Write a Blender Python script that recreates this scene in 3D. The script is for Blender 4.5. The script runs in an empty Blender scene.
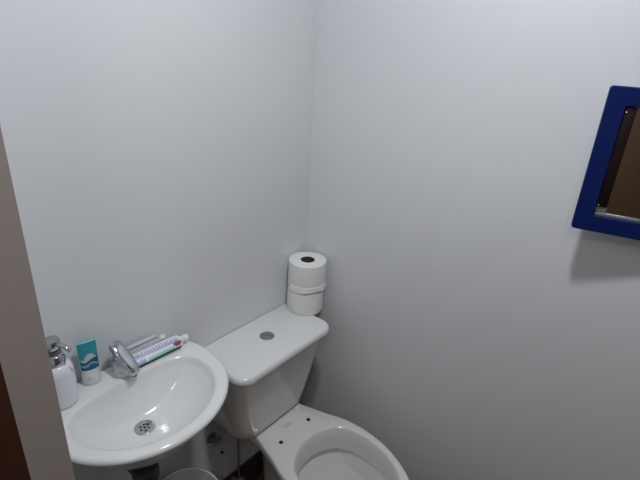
import bpy, bmesh, math, random
from mathutils import Vector, Matrix
random.seed(3)
PI = math.pi
scene = bpy.context.scene
col = scene.collection

# ------------------------------------------------------------------ materials
def mat(name, color, rough=0.5, metal=0.0, spec=0.5, noise=0.0, nscale=8.0, bump=0.0, bscale=60.0, coat=0.0, sss=0.0):
    m = bpy.data.materials.new(name); m.use_nodes = True
    nt = m.node_tree; b = nt.nodes['Principled BSDF']
    b.inputs['Base Color'].default_value = (*color, 1)
    b.inputs['Roughness'].default_value = rough
    b.inputs['Metallic'].default_value = metal
    b.inputs['Specular IOR Level'].default_value = spec
    b.inputs['Coat Weight'].default_value = coat
    b.inputs['Coat Roughness'].default_value = 0.06
    tc = nt.nodes.new('ShaderNodeTexCoord')
    if noise > 0:
        n = nt.nodes.new('ShaderNodeTexNoise'); n.inputs['Scale'].default_value = nscale
        n.inputs['Detail'].default_value = 4
        r = nt.nodes.new('ShaderNodeValToRGB')
        r.color_ramp.elements[0].position = 0.3; r.color_ramp.elements[1].position = 0.7
        r.color_ramp.elements[0].color = (*[c * (1 - noise) for c in color], 1)
        r.color_ramp.elements[1].color = (*[min(1, c * (1 + noise)) for c in color], 1)
        nt.links.new(tc.outputs['Object'], n.inputs['Vector'])
        nt.links.new(n.outputs['Fac'], r.inputs['Fac'])
        nt.links.new(r.outputs['Color'], b.inputs['Base Color'])
    if bump > 0:
        n2 = nt.nodes.new('ShaderNodeTexNoise'); n2.inputs['Scale'].default_value = bscale
        n2.inputs['Detail'].default_value = 6
        bp = nt.nodes.new('ShaderNodeBump'); bp.inputs['Strength'].default_value = bump
        bp.inputs['Distance'].default_value = 0.002
        nt.links.new(tc.outputs['Object'], n2.inputs['Vector'])
        nt.links.new(n2.outputs['Fac'], bp.inputs['Height'])
        nt.links.new(bp.outputs['Normal'], b.inputs['Normal'])
    return m

def wood(name, c1, c2, rough=0.4, scale=(14, 14, 1.2)):
    m = bpy.data.materials.new(name); m.use_nodes = True
    nt = m.node_tree; b = nt.nodes['Principled BSDF']
    tc = nt.nodes.new('ShaderNodeTexCoord'); mp = nt.nodes.new('ShaderNodeMapping')
    mp.inputs['Scale'].default_value = scale
    n = nt.nodes.new('ShaderNodeTexNoise'); n.inputs['Scale'].default_value = 3; n.inputs['Detail'].default_value = 8
    n.inputs['Distortion'].default_value = 0.8
    r = nt.nodes.new('ShaderNodeValToRGB')
    r.color_ramp.elements[0].position = 0.3; r.color_ramp.elements[1].position = 0.75
    r.color_ramp.elements[0].color = (*c1, 1); r.color_ramp.elements[1].color = (*c2, 1)
    nt.links.new(tc.outputs['Object'], mp.inputs['Vector']); nt.links.new(mp.outputs['Vector'], n.inputs['Vector'])
    nt.links.new(n.outputs['Fac'], r.inputs['Fac']); nt.links.new(r.outputs['Color'], b.inputs['Base Color'])
    b.inputs['Roughness'].default_value = rough
    return m

def tiles(name, c1, c2, grout, scale, rough=0.35):
    m = bpy.data.materials.new(name); m.use_nodes = True
    nt = m.node_tree; b = nt.nodes['Principled BSDF']
    tc = nt.nodes.new('ShaderNodeTexCoord'); br = nt.nodes.new('ShaderNodeTexBrick')
    br.offset = 0.0; br.inputs['Scale'].default_value = scale
    br.inputs['Color1'].default_value = (*c1, 1); br.inputs['Color2'].default_value = (*c2, 1)
    br.inputs['Mortar'].default_value = (*grout, 1); br.inputs['Mortar Size'].default_value = 0.008
    br.inputs['Brick Width'].default_value = 1.0; br.inputs['Row Height'].default_value = 1.0
    nt.links.new(tc.outputs['Object'], br.inputs['Vector']); nt.links.new(br.outputs['Color'], b.inputs['Base Color'])
    b.inputs['Roughness'].default_value = rough
    return m

M = {}
M['wall'] = mat('wall_paint', (.775, .785, .80), .55, noise=.012, nscale=2.5, bump=.12, bscale=45)
M['ceiling'] = mat('ceiling_paint', (.76, .765, .77), .7, noise=.01, nscale=2)
M['corridor'] = mat('dark_unseen_wall', (.22, .19, .17), .6, noise=.03, nscale=2)  # unseen walls toned dark to cut the light they bounce
M['floor'] = tiles('floor_tiles', (.085, .050, .032), (.095, .055, .036), (.03, .022, .017), 2.6, .4)
M['skirt'] = mat('skirting_tile', (.05, .035, .027), .35, noise=.15, nscale=9)
M['jamb'] = mat('jamb_paint', (.44, .385, .36), .45, noise=.03, nscale=5, bump=.08)
M['doorwood'] = wood('dark_door_wood', (.055, .02, .012), (.085, .032, .018), .4)
M['reflwood'] = wood('added_door_wood', (.20, .125, .075), (.26, .165, .10), .45)
M['ceramic'] = mat('white_ceramic', (.80, .80, .79), .13, spec=.5, noise=.008, nscale=4, coat=.25)
M['ceramic_warm'] = mat('pan_ceramic', (.78, .78, .76), .14, spec=.5, noise=.01, nscale=4, coat=.2)
M['tankc'] = mat('tank_ceramic', (.74, .72, .70), .16, spec=.5, noise=.008, nscale=4, coat=.2)
M['chrome'] = mat('chrome', (.50, .51, .53), .17, metal=1, noise=.02, nscale=30)
M['chrome_dull'] = mat('brushed_chrome', (.42, .42, .43), .32, metal=1, noise=.04, nscale=60)
M['satin'] = mat('satin_grey', (.27, .27, .275), .42, metal=.35, noise=.05, nscale=60)
M['black'] = mat('dark_void', (.012, .012, .012), .6, noise=.1)
M['trap'] = mat('dark_grey_plastic', (.05, .047, .043), .4, noise=.08, nscale=20)
M['paper'] = mat('tissue_paper', (.84, .84, .83), .95, spec=.1, noise=.012, nscale=30, bump=.35, bscale=120)
M['card'] = mat('brown_cardboard', (.11, .07, .05), .85, spec=.2, noise=.1, nscale=40)
M['blue'] = mat('blue_lacquer', (.003, .014, .11), .5, spec=.25, noise=.06, nscale=14)
M['maroon'] = mat('dark_maroon', (.016, .007, .007), .45, spec=.3, noise=.15, nscale=20)
M['mirror'] = mat('mirror_glass', (.80, .80, .79), .02, metal=1, noise=.003)
M['bevel'] = mat('silver_bevel', (.42, .44, .42), .3, metal=.6, noise=.12, nscale=40)
M['soap'] = mat('white_plastic_bottle', (.80, .80, .87), .28, noise=.008)
M['mark'] = mat('grey_print', (.42, .42, .47), .5, noise=.02)
M['stamp'] = mat('grey_stamp', (.45, .45, .44), .4, noise=.02)
M['teal'] = mat('turquoise_print', (.025, .30, .37), .35, noise=.05, nscale=30)
M['teal_edge'] = mat('pale_turquoise', (.45, .74, .78), .4, noise=.02)
M['navy'] = mat('deep_teal_print', (.012, .10, .19), .35, noise=.05, nscale=30)
M['sky'] = mat('sky_print', (.16, .46, .62), .35, noise=.05)
M['dune'] = mat('pale_sand_print', (.55, .56, .52), .4, noise=.05)
M['cream'] = mat('cream_plastic', (.74, .75, .72), .4, noise=.02)
M['whiteplas'] = mat('white_plastic', (.78, .79, .83), .3, noise=.01)
M['pblue'] = mat('lavender_blue_print', (.40, .43, .66), .3, noise=.05, nscale=60)
M['pdark'] = mat('slate_blue', (.12, .14, .24), .3, noise=.05)
M['pgreen'] = mat('dark_green_print', (.01, .10, .075), .3, noise=.05)
M['pmint'] = mat('mint_print', (.38, .68, .58), .3, noise=.05)
M['pred'] = mat('brick_red_print', (.36, .07, .05), .3, noise=.05)
M['pgrey'] = mat('silver_grey_print', (.56, .57, .61), .3, noise=.05)
M['binplas'] = mat('bin_plastic', (.66, .68, .69), .3, noise=.02)
M['hose'] = mat('grey_hose', (.24, .22, .21), .45, noise=.1, nscale=60)
M['lamp_body'] = mat('lamp_white', (.8, .8, .8), .4, noise=.01)
mw = bpy.data.materials.new('toilet_water'); mw.use_nodes = True
bw = mw.node_tree.nodes['Principled BSDF']
bw.inputs['Base Color'].default_value = (.95, .97, .96, 1); bw.inputs['Roughness'].default_value = .03
bw.inputs['Transmission Weight'].default_value = .9; bw.inputs['IOR'].default_value = 1.33
M['water'] = mw

# ------------------------------------------------------------------ helpers
def link(name, bm, mats, parent=None, smooth=True, angle=40):
    me = bpy.data.meshes.new(name)
    bmesh.ops.recalc_face_normals(bm, faces=bm.faces[:])
    bm.to_mesh(me); bm.free()
    for m in (mats if isinstance(mats, (list, tuple)) else [mats]): me.materials.append(m)
    o = bpy.data.objects.new(name, me); col.objects.link(o)
    if smooth:
        me.polygons.foreach_set('use_smooth', [True] * len(me.polygons))
        try: me.set_sharp_from_angle(angle=math.radians(angle))
        except Exception: pass
    if parent: o.parent = parent
    return o

def thing(name, label, cat, loc=(0, 0, 0), rz=0, group=None):
    o = bpy.data.objects.new(name, None); col.objects.link(o)
    o.empty_display_size = .05
    o.location = loc; o.rotation_euler = (0, 0, rz)
    return tag(o, label, cat, group)

def tag(o, label, cat, group=None):
    o['label'] = label; o['category'] = cat
    if group: o['group'] = group
    return o

def structure(o):
    o['kind'] = 'structure'; return o

def box(bm, x0, x1, y0, y1, z0, z1, bev=0, seg=2):
    r = bmesh.ops.create_cube(bm, size=1)
    vs = r['verts']
    bmesh.ops.scale(bm, vec=(x1 - x0, y1 - y0, z1 - z0), verts=vs)
    bmesh.ops.translate(bm, vec=((x0 + x1) / 2, (y0 + y1) / 2, (z0 + z1) / 2), verts=vs)
    if bev:
        es = list({e for v in vs for e in v.link_edges})
        bmesh.ops.bevel(bm, geom=es, offset=bev, segments=seg, profile=.5, affect='EDGES')
    return bm

def loft(bm, rings, cap0=True, cap1=True, closed=True, mi=None):
    vr = [[bm.verts.new(p) for p in r] for r in rings]
    n = len(vr[0])
    for i in range(len(vr) - 1):
        for j in range(n if closed else n - 1):
            k = (j + 1) % n
            f = bm.faces.new((vr[i][j], vr[i][k], vr[i + 1][k], vr[i + 1][j]))
            if mi: f.material_index = mi(i, j)
    if cap0: bm.faces.new(vr[0][::-1])
    if cap1: bm.faces.new(vr[-1])
    return bm

def circ(cx, cy, z, r, n=48, rx=None, ry=None):
    rx = rx or r; ry = ry or r
    return [(cx + rx * math.cos(2 * PI * k / n), cy + ry * math.sin(2 * PI * k / n), z) for k in range(n)]

def lathe(prof, n=48, cx=0, cy=0, cap0=True, cap1=True, bm=None):
    bm = bm or bmesh.new()
    return loft(bm, [circ(cx, cy, z, max(r, 1e-4), n) for r, z in prof], cap0, cap1)

def tube(bm, pts, r, n=16, caps=True):
    pts = [Vector(p) for p in pts]; rings = []
    up = Vector((0.13, .2, 1))
    for i, p in enumerate(pts):
        d = (pts[min(i + 1, len(pts) - 1)] - pts[max(i - 1, 0)]).normalized()
        a = d.cross(up)
        if a.length < .05: a = d.cross(Vector((1, 0, 0)))
        a.normalize(); b = d.cross(a)
        rr = r[i] if isinstance(r, (list, tuple)) else r
        rings.append([p + a * rr * math.cos(2 * PI * k / n) + b * rr * math.sin(2 * PI * k / n) for k in range(n)])
    return loft(bm, rings, caps, caps)

def spline(pts, closed=True, sub=10):
    out = []; n = len(pts)
    for i in range(n if closed else n - 1):
        def g(k): return Vector(pts[k % n]) if closed else Vector(pts[max(0, min(n - 1, k))])
        p0, p1, p2, p3 = g(i - 1), g(i), g(i + 1), g(i + 2)
        for s in range(sub):
            t = s / sub
            out.append(.5 * ((2 * p1) + (p2 - p0) * t + (2 * p0 - 5 * p1 + 4 * p2 - p3) * t * t + (3 * p1 - p0 - 3 * p2 + p3) * t ** 3))
    if not closed: out.append(Vector(pts[-1]))
    return out

def polar(outline, cx, cy, n):
    """distance from (cx,cy) to a star-shaped outline at n even angles"""
    segs = [(outline[i], outline[(i + 1) % len(outline)]) for i in range(len(outline))]
    res = []
    for k in range(n):
        a = 2 * PI * k / n; dx, dy = math.cos(a), math.sin(a); best = 0
        for p, q in segs:
            ex, ey = q[0] - p[0], q[1] - p[1]
            den = dx * ey - dy * ex
            if abs(den) < 1e-12: continue
            px, py = p[0] - cx, p[1] - cy
            t = (px * ey - py * ex) / den; s = (px * dy - py * dx) / den
            if t > 0 and -1e-6 <= s <= 1 + 1e-6: best = max(best, t)
        res.append(best)
    return res

def ring(rad, cx, cy, z):
    n = len(rad)
    return [(cx + r * math.cos(2 * PI * k / n), cy + r * math.sin(2 * PI * k / n), z) for k, r in enumerate(rad)]

def rrect(x0, x1, y0, y1, z, rf, rb, n=8):
    """rounded rectangle, front (-y) corner radius rf, back radius rb"""
    pts = []
    for cx, cy, r, a0 in ((x1 - rb, y1 - rb, rb, 0), (x0 + rb, y1 - rb, rb, PI / 2), (x0 + rf, y0 + rf, rf, PI), (x1 - rf, y0 + rf, rf, 1.5 * PI)):
        for k in range(n + 1):
            a = a0 + PI / 2 * k / n
            pts.append((cx + r * math.cos(a), cy + r * math.sin(a), z))
    return pts

# ------------------------------------------------------------------ the setting
LX, JY, H = -1.055, -0.47, 2.42        # room side of the left wall, hinge side of the doorway, ceiling height
FY = -1.80                              # front wall
WT = .0506                              # left wall thickness
def sbox(name, m, *a, bev=0):
    return structure(link(name, box(bmesh.new(), *a, bev=bev), m, smooth=bool(bev)))
sbox('floor', M['floor'], -2.3, .1, -2.7, .1, -.1, 0)
sbox('ceiling', M['ceiling'], -2.3, .1, -2.7, .1, H, H + .1)
sbox('wall_back', M['wall'], LX - WT, .1, 0, .1, 0, H)
sbox('wall_right', M['wall'], 0, .1, FY, 0, 0, H)
sbox('wall_front', M['corridor'], LX, .1, FY - .1, FY, 0, H)
bm = bmesh.new()
box(bm, LX - WT + .002, LX, JY + .03, 0, 0, H)
box(bm, LX - WT + .002, LX, FY, -1.74, 0, H)
box(bm, LX - WT + .002, LX, -1.74, JY + .03, 2.12, H)
structure(link('wall_left', bm, M['wall'], smooth=False))
bm = bmesh.new()
box(bm, LX - WT, LX + .0005, JY, JY + .03, 0, 2.12)
box(bm, LX - WT, LX + .0005, -1.74, -1.71, 0, 2.12)
box(bm, LX - WT, LX + .0005, -1.71, JY, 2.09, 2.12)
structure(link('trim_1', bm, M['jamb'], smooth=False))
sbox('wall_corridor_back', M['corridor'], -2.3, LX - WT, 0, .1, 0, H)
sbox('wall_corridor_left', M['corridor'], -2.3, -2.2, -2.6, 0, 0, H)
sbox('wall_corridor_front', M['corridor'], -2.3, LX, -2.7, -2.6, 0, H)
sbox('wall_corridor_right', M['corridor'], LX - WT, LX, -2.6, FY - .1, 0, H)
sbox('baseboard_back', M['skirt'], LX, 0, -.010, 0, 0, .128, bev=.003)
sbox('baseboard_right', M['skirt'], -.010, 0, FY, -.010, 0, .128, bev=.003)
# open brown door leaf folded back into the corridor
d1 = structure(link('door_1', box(bmesh.new(), -1.95, LX - WT, JY, JY + .034, .01, 2.08), M['doorwood']))
hb = bmesh.new(); tube(hb, [(-1.88, JY, 1.02), (-1.88, JY - .05, 1.02), (-1.78, JY - .05, 1.02)], .009)
structure(link('door_handle', hb, M['chrome_dull'], d1))
# brown door added out of view so that the mirror reflects brown
d2 = structure(link('added_door', box(bmesh.new(), -2.2, -2.165, -2.5, -1.2, 0, 2.08, bev=.004), M['reflwood']))
# ceiling lamp of the room
LAMP = (-.62, -.73, 2.38)
lamp = structure(link('ceiling_lamp', lathe([(.05, H - .03), (.055, H - .002)], 32, LAMP[0], LAMP[1]), M['lamp_body']))
ld = bpy.data.lights.new('lamp_light', 'AREA'); ld.shape = 'DISK'; ld.size = .12; ld.energy = 9.3; ld.color = (.915, .955, 1.0)
lo = bpy.data.objects.new('lamp_light', ld); col.objects.link(lo); lo.location = LAMP
cd = bpy.data.lights.new('added_corridor_fill', 'AREA'); cd.energy = 4.6; cd.size = .3; cd.color = (1, .97, .93)
co = bpy.data.objects.new('added_corridor_fill', cd); col.objects.link(co); co.location = (-1.72, -1.3, 2.38)  # added fill light, brightens the lower right wall through the doorway

# ------------------------------------------------------------------ wash basin
BX = -.772
ZR = .855
basin = thing('wash_basin', 'white ceramic wall-hung wash basin with a round front and tap ledge', 'sink', (BX, 0, .62))
def mirror_pts(half):    # half: from front centre to back centre on +x side
    return half + [(-x, y) for x, y in half[-2:0:-1]]
outer = spline(mirror_pts([(0, -.343), (.045, -.339), (.09, -.325), (.141, -.295), (.183, -.251), (.209, -.196), (.218, -.125), (.211, -.065), (.18, -.024), (.14, -.006), (.07, -.0005), (0, -.0005)]))
inner = spline(mirror_pts([(0, -.314), (.045, -.309), (.09, -.292), (.132, -.261), (.161, -.222), (.175, -.178), (.173, -.138), (.156, -.107), (.11, -.089), (.05, -.081), (0, -.080)]))
N = 128; DCX, DCY, DZ = -.006, -.153, .748
ro = polar(outer, DCX, DCY, N); ri = polar(inner, DCX, DCY, N)
rings = []
def R_(rad, z): rings.append([(x, y, z - .62) for x, y, _ in ring(rad, DCX, DCY, 0)])
def clampback(rad, lim=-.0005):
    out = []
    for k, r in enumerate(rad):
        s = math.sin(2 * PI * k / N)
        if s > 1e-6: r = min(r, (lim - DCY) / s)
        out.append(r)
    return out
under = [.30, .45, .62, .78, .90]
R_([max(.035, r * .18) for r in ro], .690)
for s_, z in ((.35, .700), (.52, .724), (.64, .754), (.73, .788)): R_(clampback([r * s_ for r in ro]), z)
R_(clampback([r * .80 for r in ro]), .812)
R_(clampback([r - .022 for r in ro]), .8285)
R_(clampback([r - .009 for r in ro]), .8345)
R_(clampback([r - .003 for r in ro]), .8395)
R_(clampback([r - .0003 for r in ro]), .845)
R_([r - .0015 for r in ro], .850)
R_([r - .006 for r in ro], .854)
R_([r - .011 for r in ro], ZR)
R_([r + .008 for r in ri], ZR)
R_([r + .002 for r in ri], ZR - .001)
R_([r - .003 for r in ri], ZR - .004)
def bowlz(t, back):      # t 1 at inner edge, 0 at drain
    p = 2.3 + 1.1 * back
    return DZ + (ZR - .010 - DZ) * (t ** p)
for t in (.965, .93, .89, .84, .78, .70, .61, .52, .43, .34, .26):
    rr = []
    for k, r in enumerate(ri):
        rr.append(r * t + .0)
    pts = []
    for k, r in enumerate(rr):
        a = 2 * PI * k / N; back = max(0, math.sin(a))
        pts.append((DCX + r * math.cos(a), DCY + r * math.sin(a), bowlz(t, back) - .62))
    rings.append(pts)
R_([.026] * N, DZ + .0015); R_([.0215] * N, DZ - .0005); R_([.020] * N, DZ - .006)
link('basin', loft(bmesh.new(), rings), M['ceramic'], basin, angle=70)
# strainer
dz = DZ - .62
bm = lathe([(.0252, dz), (.0252, dz + .0022), (.0232, dz + .0036), (.0195, dz + .0032), (.0175, dz + .0018), (.0005, dz + .0014)], 40, DCX, DCY)
drain = link('drain_strainer', bm, M['chrome'], basin)
bm = bmesh.new()
for k in range(7):
    a = 2 * PI * k / 6 + .2; r = 0 if k == 6 else .0105
    hx, hy = DCX + r * math.cos(a), DCY + r * math.sin(a)
    loft(bm, [circ(hx, hy, dz + .0012, .0027, 12), circ(hx, hy, dz + .0021, .0027, 12)])
link('strainer_hole', bm, M['black'], drain)
# tail pipe and bottle trap
bm = bmesh.new(); lathe([(.018, .56 - .62), (.018, .695 - .62)], 24, DCX, DCY, bm=bm)
link('tail_pipe', bm, M['trap'], basin)
bm = lathe([(.018, .47), (.025, .475), (.028, .50), (.028, .56), (.029, .585), (.034, .592), (.0345, .622), (.031, .628), (.019, .628)], 28, DCX - .012, DCY)
bmesh.ops.translate(bm, vec=(0, 0, -.62), verts=bm.verts[:])
link('bottle_trap', bm, M['trap'], basin)
bm = bmesh.new(); tube(bm, [(-.012, DCY + .02, -.06), (-.012, -.06, -.06), (-.012, .002, -.06)], .016)
link('waste_pipe', bm, M['trap'], basin)

# ------------------------------------------------------------------ faucet
fa = thing('faucet', 'chrome single-lever mixer tap on the basin ledge', 'faucet', (BX + .004, -.049, ZR), math.radians(14))
fa.scale = (.86, .86, .88)
bm = lathe([(.0285, 0), (.0285, .003), (.0275, .006), (.0258, .012), (.0245, .03), (.0235, .052), (.021, .056), (.0, .057)], 36)
link('body', bm, M['chrome'], fa)
def slab(path, widths, thick, n=20, ex=3.2):
    """rounded-box sections along path of (y,z); normals in the y-z plane"""
    rs = []
    for i, (y, z) in enumerate(path):
        a = Vector(path[min(i + 1, len(path) - 1)]); b = Vector(path[max(i - 1, 0)])
        d = (a - b).normalized(); nx, nz = -d[1], d[0]
        w, t = widths[i], thick[i]; r = []
        for k in range(n):
            q = 2 * PI * k / n; c, s = math.cos(q), math.sin(q)
            u = w * math.copysign(abs(c) ** (2 / ex), c); v = t * math.copysign(abs(s) ** (2 / ex), s)
            r.append((u, y + nx * v, z + nz * v))
        rs.append(r)
    return loft(bmesh.new(), rs)
bm = slab([(.008, .036), (-.015, .035), (-.035, .033), (-.050, .0295), (-.060, .0265), (-.063, .026)], [.0215, .0215, .020, .0175, .0155, .013], [.026, .024, .019, .0135, .0105, .008])
sp = link('spout', bm, M['chrome'], fa)
bm = lathe([(.008, 0), (.008, .006), (.0, .0062)], 20); bmesh.ops.rotate(bm, cent=(0, 0, 0), matrix=Matrix.Rotation(PI + .25, 3, 'X'), verts=bm.verts[:])
bmesh.ops.translate(bm, vec=(0, -.053, .0185), verts=bm.verts[:])
link('aerator', bm, M['black'], sp)
bm = slab([(.020, .090), (.0165, .093), (.008, .089), (-.006, .078), (-.023, .064), (-.040, .051), (-.055, .040), (-.059, .037)],
          [.011, .0165, .0195, .0215, .0205, .0185, .016, .012], [.004, .009, .0115, .0105, .008, .0065, .0055, .004])
lev = link('lever', bm, M['chrome'], fa)
bm = lathe([(.018, .050), (.0185, .058), (.017, .066), (.010, .070), (.0, .071)], 30)
link('lever_neck', bm, M['chrome'], fa)

# ------------------------------------------------------------------ soap dispenser
so = thing('soap_dispenser', 'white soap bottle with a chrome pump beside the doorway jamb', 'soap dispenser', (-.911, -.044, ZR), math.radians(-62))
bm = lathe([(.0, 0), (.031, 0), (.0342, .003), (.0352, .01), (.0352, .082), (.0345, .092), (.031, .102), (.0245, .109), (.018, .112), (.0, .1125)], 48)
bot = link('bottle', bm, M['soap'], so)
# small grey mark on the shoulder of the bottle
bm = bmesh.new()
for a0, a1, h0, h1 in ((.12, .24, .089, .100), (.24, .32, .086, .094), (.18, .28, .0995, .1035)):
    q = []
    for a, h in ((a0, h0), (a1, h0), (a1, h1), (a0, h1)):
        r = .0353 if h < .082 else .0353 - (h - .082) ** 2 * 13
        q.append(bm.verts.new(((r + .0008) * math.cos(a), (r + .0008) * math.sin(a), h)))
    bm.faces.new(q)
link('printed_mark', bm, M['mark'], bot)
bm = lathe([(.0, .108), (.0220, .108), (.0228, .111), (.0228, .122), (.021, .126), (.019, .130), (.0193, .134), (.0155, .137), (.0, .1375)], 36)
link('collar', bm, M['chrome'], so)
bm = bmesh.new(); lathe([(.011, .135), (.011, .15)], 24, bm=bm)
for z in (.139, .145): lathe([(.0105, z - .0015), (.0165, z - .001), (.0165, z + .001), (.0105, z + .0015)], 28, bm=bm)
link('pump_stem', bm, M['chrome_dull'], so)
bm = lathe([(.012, .149), (.0165, .151), (.0185, .157), (.0185, .167), (.0165, .1715), (.0, .173)], 36)
head = link('pump_head', bm, M['chrome'], so)
bm = bmesh.new(); tube(bm, spline([(.010, -.0, .162), (.026, -.0, .161), (.038, -.0, .157), (.045, -.0, .151)], False, 5), [.0062] * 6 + [.0054] * 5 + [.0048] * 5, 16)
link('nozzle', bm, M['chrome'], head)

# ------------------------------------------------------------------ standing cream tube
ct = thing('cream_tube', 'turquoise and white cream tube standing on its cap between soap and tap', 'tube', (-.832, -.027, ZR), math.radians(-14))
ct.scale = (.93, .93, .98)
HT = .122
def crosssec(h):
    t = max(0, (h - .030) / (HT - .030))
    w = .0225 + .0015 * t; d = .0150 * (1 - t) ** .8 + .0012
    return w, d
nu, nv = 40, 46
rs = []
hs = [.030 + (HT - .030) * i / nv for i in range(nv + 1)]
for h in hs:
    w, d = crosssec(h)
    rs.append([(w * math.cos(2 * PI * k / nu) + .0 * h, d * math.sin(2 * PI * k / nu), h) for k in range(nu)])
def tubemat(i, j):
    h = (hs[i] + hs[min(i + 1, nv)]) / 2
    a = 2 * PI * (j + .5) / nu
    x = math.cos(a)             # -1..1 across, front when sin<0
    front = math.sin(a) < 0
    if h > .117: return 4
    if h < .045: return 3
    if abs(x) > .93 : return 4 if h > .05 else 3
    if not front: return 0
    u = (h - .045) / (.117 - .045)
    if u < .10: return 1
    if u < .30:
        wv = .19 + .05 * math.sin(x * 4 + .6)
        if abs(u - wv) < .035: return 2
        return 1
    if u < .36 + .06 * math.sin(x * 3): return 1
    if u < .40 + .20 * max(0, 1 - (x - .1) ** 2 / .42): return 5
    return 0
bm = loft(bmesh.new(), rs, mi=tubemat)
link('tube_body', bm, [M['teal'], M['navy'], M['sky'], M['cream'], M['teal_edge'], M['dune']], ct)
cs = [[(w * math.cos(2 * PI * k / nu), d * math.sin(2 * PI * k / nu), z) for k in range(nu)] for w, d, z in ((.0215, .0155, 0), (.0235, .0175, .002), (.0235, .0172, .029), (.0225, .0162, .031))]
capo = link('cap', loft(bmesh.new(), cs), M['cream'], ct)
# tiny printed lines on the cap side (illegible grey text rows)
bm = bmesh.new()
for (x0, x1, z) in ((-.013, -.0085, .0215), (-.0085, -.004, .0215), (-.013, -.0095, .0165), (-.0075, -.003, .0165)):
    q = []
    for x, zz in ((x0, z), (x1, z), (x1, z + .0016), (x0, z + .0016)):
        y = -.0172 * math.sqrt(max(0, 1 - (x / .0235) ** 2)) - .0006
        q.append(bm.verts.new((x, y, zz)))
    bm.faces.new(q)
link('printed_lines', bm, M['stamp'], capo)

# ------------------------------------------------------------------ toothpaste tubes lying on the ledge
def flat_tube(name, label, L, W, T, loc, rz, tilt, matfun, mats, group=None):
    t = thing(name, label, 'toothpaste', loc, rz, group)
    rot = Matrix.Rotation(tilt, 4, 'X')
    nu, nv = 32, 40; rs = []
    for i in range(nv + 1):
        s = i / nv; x = s * L
        th = .0012 + (T - .0012) * min(1, (s / .75)) ** .8
        w = W * (1 - .06 * s)
        if s > .9: q = (s - .9) / .1; w *= 1 - .55 * q * q; th *= 1 - .22 * q * q
        rs.append([rot @ Vector((x, w * math.cos(2 * PI * k / nu), th * math.sin(2 * PI * k / nu))) for k in range(nu)])
    def mi(i, j): return matfun((i + .5) / nv, 2 * PI * (j + .5) / nu)
    link('tube_body', loft(bmesh.new(), rs, mi=mi), mats, t)
    bm = bmesh.new(); rr = T * .85
    cr = []
    for x, r in ((L - .002, rr * .8), (L + .003, rr * .8), (L + .0035, rr), (L + .017, rr * .9), (L + .0185, rr * .75)):
        cr.append([rot @ Vector((x, r * math.cos(2 * PI * k / 24), r * math.sin(2 * PI * k / 24))) for k in range(24)])
    link('cap', loft(bm, cr), M['whiteplas'], t)
    return t
def front_mat(s, a):
    v = math.cos(a); top = math.sin(a) > 0     # v=-1 lower edge, v=+1 upper edge
    if v < -.80: return 3 if s < .93 else 0
    if not top: return 0
    if v > .80: return 2 if v < .93 else 0  # narrow dark line near the upper edge
    if ((s - .87) / .075) ** 2 + ((v + .42) / .33) ** 2 < 1: return 4
    if v < -.50 and .35 < s < .80: return 5
    if s < .93 and -.1 < v < .55 and (int(s * 40) % 2 != 0 or s < .25 or v < .15): return 1
    if v < -.2 and s < .3: return 1
    return 0
def back_mat(s, a):
    v = math.cos(a)
    if .30 < v < .52 and s > .1: return 1  # darker stripe along the upper part
    if v > .6 and s < .16: return 2
    return 0
flat_tube('toothpaste_tube', 'white toothpaste tube with blue print, red emblem and green lower edge', .163, .0215, .013,
          (-.755, -.050, ZR + .0160), math.radians(-3), math.radians(33), front_mat,
          [M['whiteplas'], M['pblue'], M['pdark'], M['pgreen'], M['pred'], M['pmint']], 'toothpaste tubes behind the tap')
flat_tube('toothpaste_tube', 'plain silver-grey toothpaste tube leaning on the wall behind the printed one', .125, .020, .010,
          (-.762, -.0185, ZR + .0205), math.radians(0), math.radians(62), back_mat,
          [M['pgrey'], M['pdark'], M['pdark']], 'toothpaste tubes behind the tap')

# ------------------------------------------------------------------ toilet
TX = -.301                      # tank centre
ZB = .42                        # pan rim height
toi = thing('toilet', 'white close-coupled toilet without a seat standing in the corner', 'toilet', (TX, -.3, 0))
def put(bm): bmesh.ops.translate(bm, vec=(-TX, .3, 0), verts=bm.verts[:]); return bm
# tank
def tank_ring(z):
    t = (z - ZB) / (.73 - ZB)
    hw = .153 + .055 * (1 - (1 - min(1, t)) ** 1.8); fy = -.154 - .038 * t
    return hw, fy
rs = []
for z, ins in ((ZB + .001, .022), (ZB + .005, .012), (ZB + .012, .004), (ZB + .022, 0), (.48, 0), (.55, 0), (.62, 0), (.69, 0), (.731, 0)):
    hw, fy = tank_ring(z)
    rs.append(rrect(TX - hw + ins, TX + hw - ins, fy + ins, -.008, z, .062, .012, 10))
link('tank', put(loft(bmesh.new(), rs)), M['tankc'], toi, angle=60)
# lid
rs = []
for z, ins in ((.7285, .010), (.7285, .004), (.732, .0005), (.738, 0), (.745, .001), (.750, .004), (.7535, .009), (.755, .016)):
    rs.append(rrect(TX - .213 + ins, TX + .213 - ins, -.218 + ins, -.003, z, max(.01, .048 - ins), .010, 10))
lid = link('tank_lid', put(loft(bmesh.new(), rs)), M['ceramic'], toi, angle=60)
bm = lathe([(.0240, .7545), (.0240, .7565), (.0225, .7578), (.0205, .7572), (.0200, .7566), (.0195, .7576), (.0, .758)], 40, TX + .001, -.100)
btn = link('flush_button', put(bm), M['satin'], lid)
bm = box(bmesh.new(), TX, TX + .0015, -.118, -.082, .7576, .7582)
bmesh.ops.rotate(bm, cent=(TX + .001, -.1, .759), matrix=Matrix.Rotation(.5, 3, 'Z'), verts=bm.verts[:])
link('button_split', put(bm), M['black'], btn, smooth=False)

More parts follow.
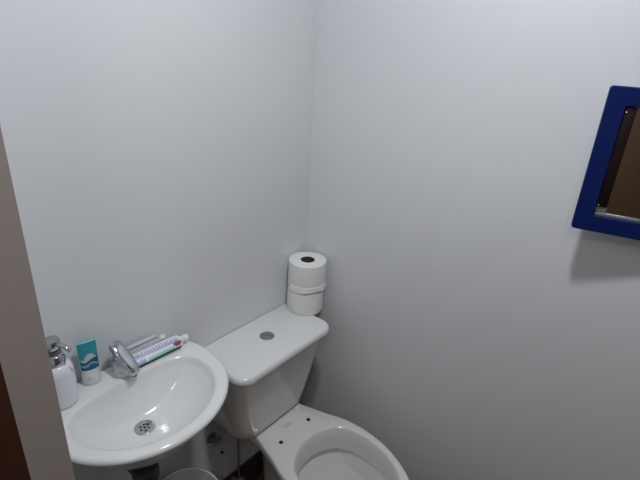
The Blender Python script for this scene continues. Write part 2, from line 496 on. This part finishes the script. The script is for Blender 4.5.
# pan
k_ = .986
def B(p):   # measured rim point (half width, y)
    return (p[0] * k_, -1.03 + (p[1] + 1.03) * k_)
PX = -.2845; PY = -.42
half = [(0, -.662), (.05, -.648), (.092, -.616), (.114, -.588), (.142, -.535), (.164, -.466), (.1715, -.385), (.164, -.309), (.141, -.240)]
half = [B(p) for p in half] + [(.1155, -.172), (.1095, -.145), (.1085, -.08)]
right = spline([(-.05, -.6485)] + half, False, 8)[8:]
out = [(p[0], p[1]) for p in right] + [(.108, -.032), (-.108, -.032)] + [(-p[0], p[1]) for p in right[::-1]]
out = [(x + PX, y) for x, y in out]
ih = [B(p) for p in [(0, -.618), (.05, -.605), (.095, -.565), (.131, -.494), (.142, -.41), (.132, -.350), (.104, -.306), (.05, -.277), (0, -.270)]]
inn = [(p[0] + PX, p[1]) for p in spline(mirror_pts(ih))]
N = 160
rO = polar(out, PX, PY, N); rI = polar(inn, PX, PY, N)
foot_half = [(0, -.52), (.06, -.505), (.095, -.45), (.10, -.37), (.085, -.28), (.062, -.20), (.05, -.13), (0, -.12)]
foot = [(p[0] + PX, p[1]) for p in spline(mirror_pts(foot_half))]
rF = polar(foot, PX, PY, N)
mid_half = [(0, -.57), (.07, -.55), (.115, -.48), (.125, -.39), (.095, -.28), (.062, -.20), (.05, -.12), (0, -.10)]
midr = polar([(p[0] + PX, p[1]) for p in spline(mirror_pts(mid_half))], PX, PY, N)
mix = lambda a, b, t: [x + (y - x) * t for x, y in zip(a, b)]
rs = []
def add(r, z): rs.append(ring(r, PX, PY, z))
add([r + .012 for r in rF], 0); add([r + .012 for r in rF], .012); add([r + .002 for r in rF], .022)
add(rF, .10); add(mix(rF, midr, .35), .18); add(midr, .27); add(mix(midr, rO, .4), .335)
add(mix(midr, rO, .8), .368); add([r - .006 for r in rO], .378); add([r - .001 for r in rO], .385); add(rO, .395); add(rO, ZB - .007); add([r - .002 for r in rO], ZB - .002); add([r - .006 for r in rO], ZB)
add([r + .010 for r in rI], ZB); add([r + .004 for r in rI], ZB - .0015); add(rI, ZB - .006)
add([r * .985 for r in rI], .378); add([r * .965 for r in rI], .336); add([r * .968 for r in rI], .328)
add([r + .014 for r in rI], .326); add([r + .014 for r in rI], .308)
add([r + .004 for r in rI], .296); add([r * .97 for r in rI], .285); add([r * .91 for r in rI], .266); add([r * .81 for r in rI], .24); add([r * .70 for r in rI], .205); add([r * .55 for r in rI], .175); add([r * .38 for r in rI], .15); add([r * .2 for r in rI], .14)
pan = link('pan', put(loft(bmesh.new(), rs)), M['ceramic_warm'], toi, angle=55)
bm = bmesh.new(); bm.faces.new([bm.verts.new(p) for p in ring([r * .60 - .001 for r in rI], PX, PY, .1855)])
w = link('water', put(bm), M['water'], pan)
for s in (-1, 1):
    hx, hy = PX + s * .0690, -1.03 + (.8165) * k_
    bm = loft(bmesh.new(), [circ(hx, hy, ZB - .004, .0068, 20), circ(hx, hy, ZB + .0006, .0072, 20)])
    o = link('bolt_hole', put(bm), M['black'], pan)
# faint grey maker stamp on the deck
bm = bmesh.new()
for i in range(5):
    x = PX - .016 + i * .0072
    box(bm, x, x + .0045, -.190 - .0035 , -.190 + (.004 if i % 2 else .0025), ZB, ZB + .0004)
box(bm, PX - .018, PX + .018, -.181, -.1795, ZB, ZB + .0004)
link('maker_stamp', put(bm), M['stamp'], pan, smooth=False)

# ------------------------------------------------------------------ toilet rolls
def roll(label, loc, rz, r, h, flap):
    t = thing('toilet_roll', label, 'toilet roll', loc, rz, 'stacked toilet rolls')
    n = 64; rc = .0245
    prof = [(rc, .001), (r - .004, 0), (r - .0008, .0015), (r, .006), (r, h - .006), (r - .0012, h - .0015), (r - .005, h), (rc, h - .001)]
    rs = []
    for k_, (rr, z) in enumerate(prof):
        rs.append([((rr + (.0007 * math.sin(3 * a + z * 30) if 1 < k_ < 6 else 0)) * math.cos(a), (rr + (.0007 * math.sin(3 * a + z * 30) if 1 < k_ < 6 else 0)) * math.sin(a), z)
                   for a in [2 * PI * k / n for k in range(n)]])
    bm = loft(bmesh.new(), rs, False, False)
    link('paper', bm, M['paper'], t)
    bm = bmesh.new()
    loft(bm, [circ(0, 0, .001, rc, 40), circ(0, 0, h - .001, rc, 40), circ(0, 0, h - .0012, rc - .0015, 40), circ(0, 0, .0012, rc - .0015, 40), circ(0, 0, .001, rc, 40)], False, False)
    link('cardboard_core', bm, M['card'], t)
    if flap:      # loose lower end of the sheet standing off the roll
        bm = bmesh.new(); m = 30; rows = []
        for j, z in enumerate((.024, .017, .009, .002, .0005)):
            row = []
            for i in range(m + 1):
                a = math.radians(-205 + 215 * i / m)
                off = (.0008, .0010, .0018, .0045, .0040)[j] * (.75 + .25 * math.sin(i * .9)) + .0004
                row.append((( r + off) * math.cos(a), (r + off) * math.sin(a), z - .004 * math.sin(i * .35) * (j > 2)+ .003 * (j>2)))
            rows.append(row)
        loft(bm, rows, False, False, closed=False)
        o = link('loose_sheet', bm, M['paper'], t)
        md = o.modifiers.new('Solid', 'SOLIDIFY'); md.thickness = .0007
    return t
roll('toilet roll standing on the tank lid, lower of the stack', (-.0765, -.0685, .755), -.6, .0650, .089, False)
roll('toilet roll with loose sheet end, upper of the stack on the tank', (-.0745, -.0705, .8445), 0, .0660, .102, True)

# ------------------------------------------------------------------ blue mirror, left edge swung out from the right wall
MT = math.radians(13.1)
mirr = thing('wall_mirror', 'square blue-framed mirror swung out from the right wall', 'mirror', (-.085, -.8435, 1.3015), 0)
# local frame: +u along the mirror to the right of the picture, n out of the mirror
u = Vector((math.sin(MT), -math.cos(MT), 0)); nrm = Vector((-math.cos(MT), -math.sin(MT), 0))
mirr.matrix_world = Matrix.Translation((-.085, -.8435, 1.3015)) @ Matrix(((u.x, 0, nrm.x, 0), (u.y, 0, nrm.y, 0), (0, 1, 0, 0), (0, 0, 0, 1)))
WM, HM, BW = .282, .307, .037
def framebm():
    bm = bmesh.new()
    def rr(x0, x1, y0, y1, r, z, n=6):
        pts = []
        for cx, cy, a0 in ((x1 - r, y1 - r, 0), (x0 + r, y1 - r, PI / 2), (x0 + r, y0 + r, PI), (x1 - r, y0 + r, 1.5 * PI)):
            for k in range(n + 1):
                a = a0 + PI / 2 * k / n; pts.append((cx + r * math.cos(a), cy + r * math.sin(a), z))
        return pts
    e = .0015
    rings = [rr(BW, WM - BW, BW, HM - BW, .002, -.016), rr(0, WM, 0, HM, .007, -.016), rr(0, WM, 0, HM, .007, -e), rr(e, WM - e, e, HM - e, .006, 0),
             rr(BW - e, WM - BW + e, BW - e, HM - BW + e, .003, 0), rr(BW, WM - BW, BW, HM - BW, .002, -e), rr(BW, WM - BW, BW, HM - BW, .002, -.012)]
    return loft(bm, rings, False, False)
fr = link('frame', framebm(), M['blue'], mirr)
bm = box(bmesh.new(), BW - .004, WM - BW + .004, BW - .004, HM - BW + .004, -.0155, -.0100)
gl = link('mirror_glass', bm, M['mirror'], mirr, smooth=False)
# dark inner strip on the left, silver edge along the bottom
bm = bmesh.new()
box(bm, BW, BW + .021, BW + .020, HM - BW, -.0100, -.0045, bev=.002)
sl = link('inner_strip', bm, M['maroon'], mirr)
for z in (BW + .024, HM - BW - .012):
    bm = bmesh.new()
    bmesh.ops.create_uvsphere(bm, u_segments=12, v_segments=8, radius=.0022, matrix=Matrix.Translation((BW + .004, z, -.0045)))
    link('chrome_bead', bm, M['chrome'], sl)  # small chrome bead near each end of the strip
bm = bmesh.new(); box(bm, BW, WM - BW, BW, BW + .0065, -.0100, -.0060, bev=.0012)
box(bm, BW, BW + .022, BW + .0066, BW + .019, -.0100, -.0075, bev=.0008)
link('silver_edge', bm, M['bevel'], mirr)
bm = bmesh.new(); box(bm, WM - .03, WM - .004, .02, HM - .02, -.0165, -.0161); 
link('hinge_plate', bm, M['chrome_dull'], mirr, smooth=False)

# ------------------------------------------------------------------ bin under the basin
bn = thing('waste_bin', 'white round open bin on the floor under the basin', 'bin', (-.664, -.132, 0))
bm = lathe([(.0, 0), (.080, 0), (.084, .004), (.098, .365), (.1015, .368), (.1035, .373), (.1035, .378), (.101, .381), (.0975, .379), (.0955, .372), (.080, .012), (.0, .010)], 64)
link('bucket', bm, M['binplas'], bn)
for s in (-1, 1):
    bm = bmesh.new(); bmesh.ops.create_uvsphere(bm, u_segments=12, v_segments=8, radius=.006, matrix=Matrix.Translation((s * .099, 0, .345)))
    link('handle_stud', bm, M['binplas'], bn)

# ------------------------------------------------------------------ plumbing on the back wall below
vl = thing('stop_valve', 'dark round stop valve low on the wall behind the bin', 'valve', (-.385, 0, .105))
bm = bmesh.new(); tube(bm, [(0, -.0105, 0), (0, -.042, 0)], .011, 20); link('valve_body', bm, M['hose'], vl)
bm = bmesh.new(); tube(bm, [(0, -.038, 0), (0, -.040, 0), (0, -.054, 0), (0, -.057, 0)], [.024, .028, .028, .024], 28); link('valve_knob', bm, M['hose'], vl)
bm = bmesh.new(); tube(bm, spline([(0, -.032, .008), (-.001, -.032, .08), (-.001, -.033, .2), (0, -.035, .30), (0.0, -.04, .3135)], False, 6), .0035, 12); bmesh.ops.translate(bm, vec=(-.372, 0, .105), verts=bm.verts[:]); link('supply_hose', put(bm), M['hose'], toi)
ang = thing('wall_valve', 'pale angle valve on the wall below the basin edge', 'valve', (-.466, 0, .370))
bm = bmesh.new(); tube(bm, [(0, 0, 0), (0, -.004, 0)], .020, 24); link('wall_flange', bm, M['hose'], ang)
bm = bmesh.new(); tube(bm, [(0, -.003, 0), (0, -.03, 0)], .009, 18); tube(bm, [(-.022, -.026, 0), (.022, -.026, 0)], .0085, 18); link('valve_body', bm, M['chrome_dull'], ang)
hp = link('wall_plug', lathe([(.0055, 0), (.0065, .001), (.0065, .003)], 18), M['black'])
hp.rotation_euler = (PI / 2, 0, 0); hp.location = (-.422, 0, .266)
tag(hp, 'small dark plug hole in the wall under the tank', 'wall plug')

# ------------------------------------------------------------------ camera
cam = bpy.data.cameras.new('camera'); co_ = bpy.data.objects.new('camera', cam); col.objects.link(co_)
cam.sensor_fit = 'HORIZONTAL'; cam.sensor_width = 36; cam.lens = 480 / 640 * 36; cam.clip_start = .01
Rm = Matrix(((0.63572637, 0.27821969, -0.7200318), (-0.77006431, 0.29312901, -0.56663599), (0.05341292, 0.91469623, 0.40059689)))
co_.matrix_world = Matrix.Translation((-1.2314, -1.03, 1.679)) @ Rm.to_4x4()
scene.camera = co_

w = bpy.data.worlds.new('world'); scene.world = w; w.use_nodes = True
w.node_tree.nodes['Background'].inputs['Color'].default_value = (.5, .5, .52, 1)
w.node_tree.nodes['Background'].inputs['Strength'].default_value = .02
scene.view_settings.view_transform = 'Standard'; scene.view_settings.look = 'None'
scene.view_settings.gamma = 1; scene.view_settings.use_curve_mapping = False
scene.view_settings.exposure = 0.0
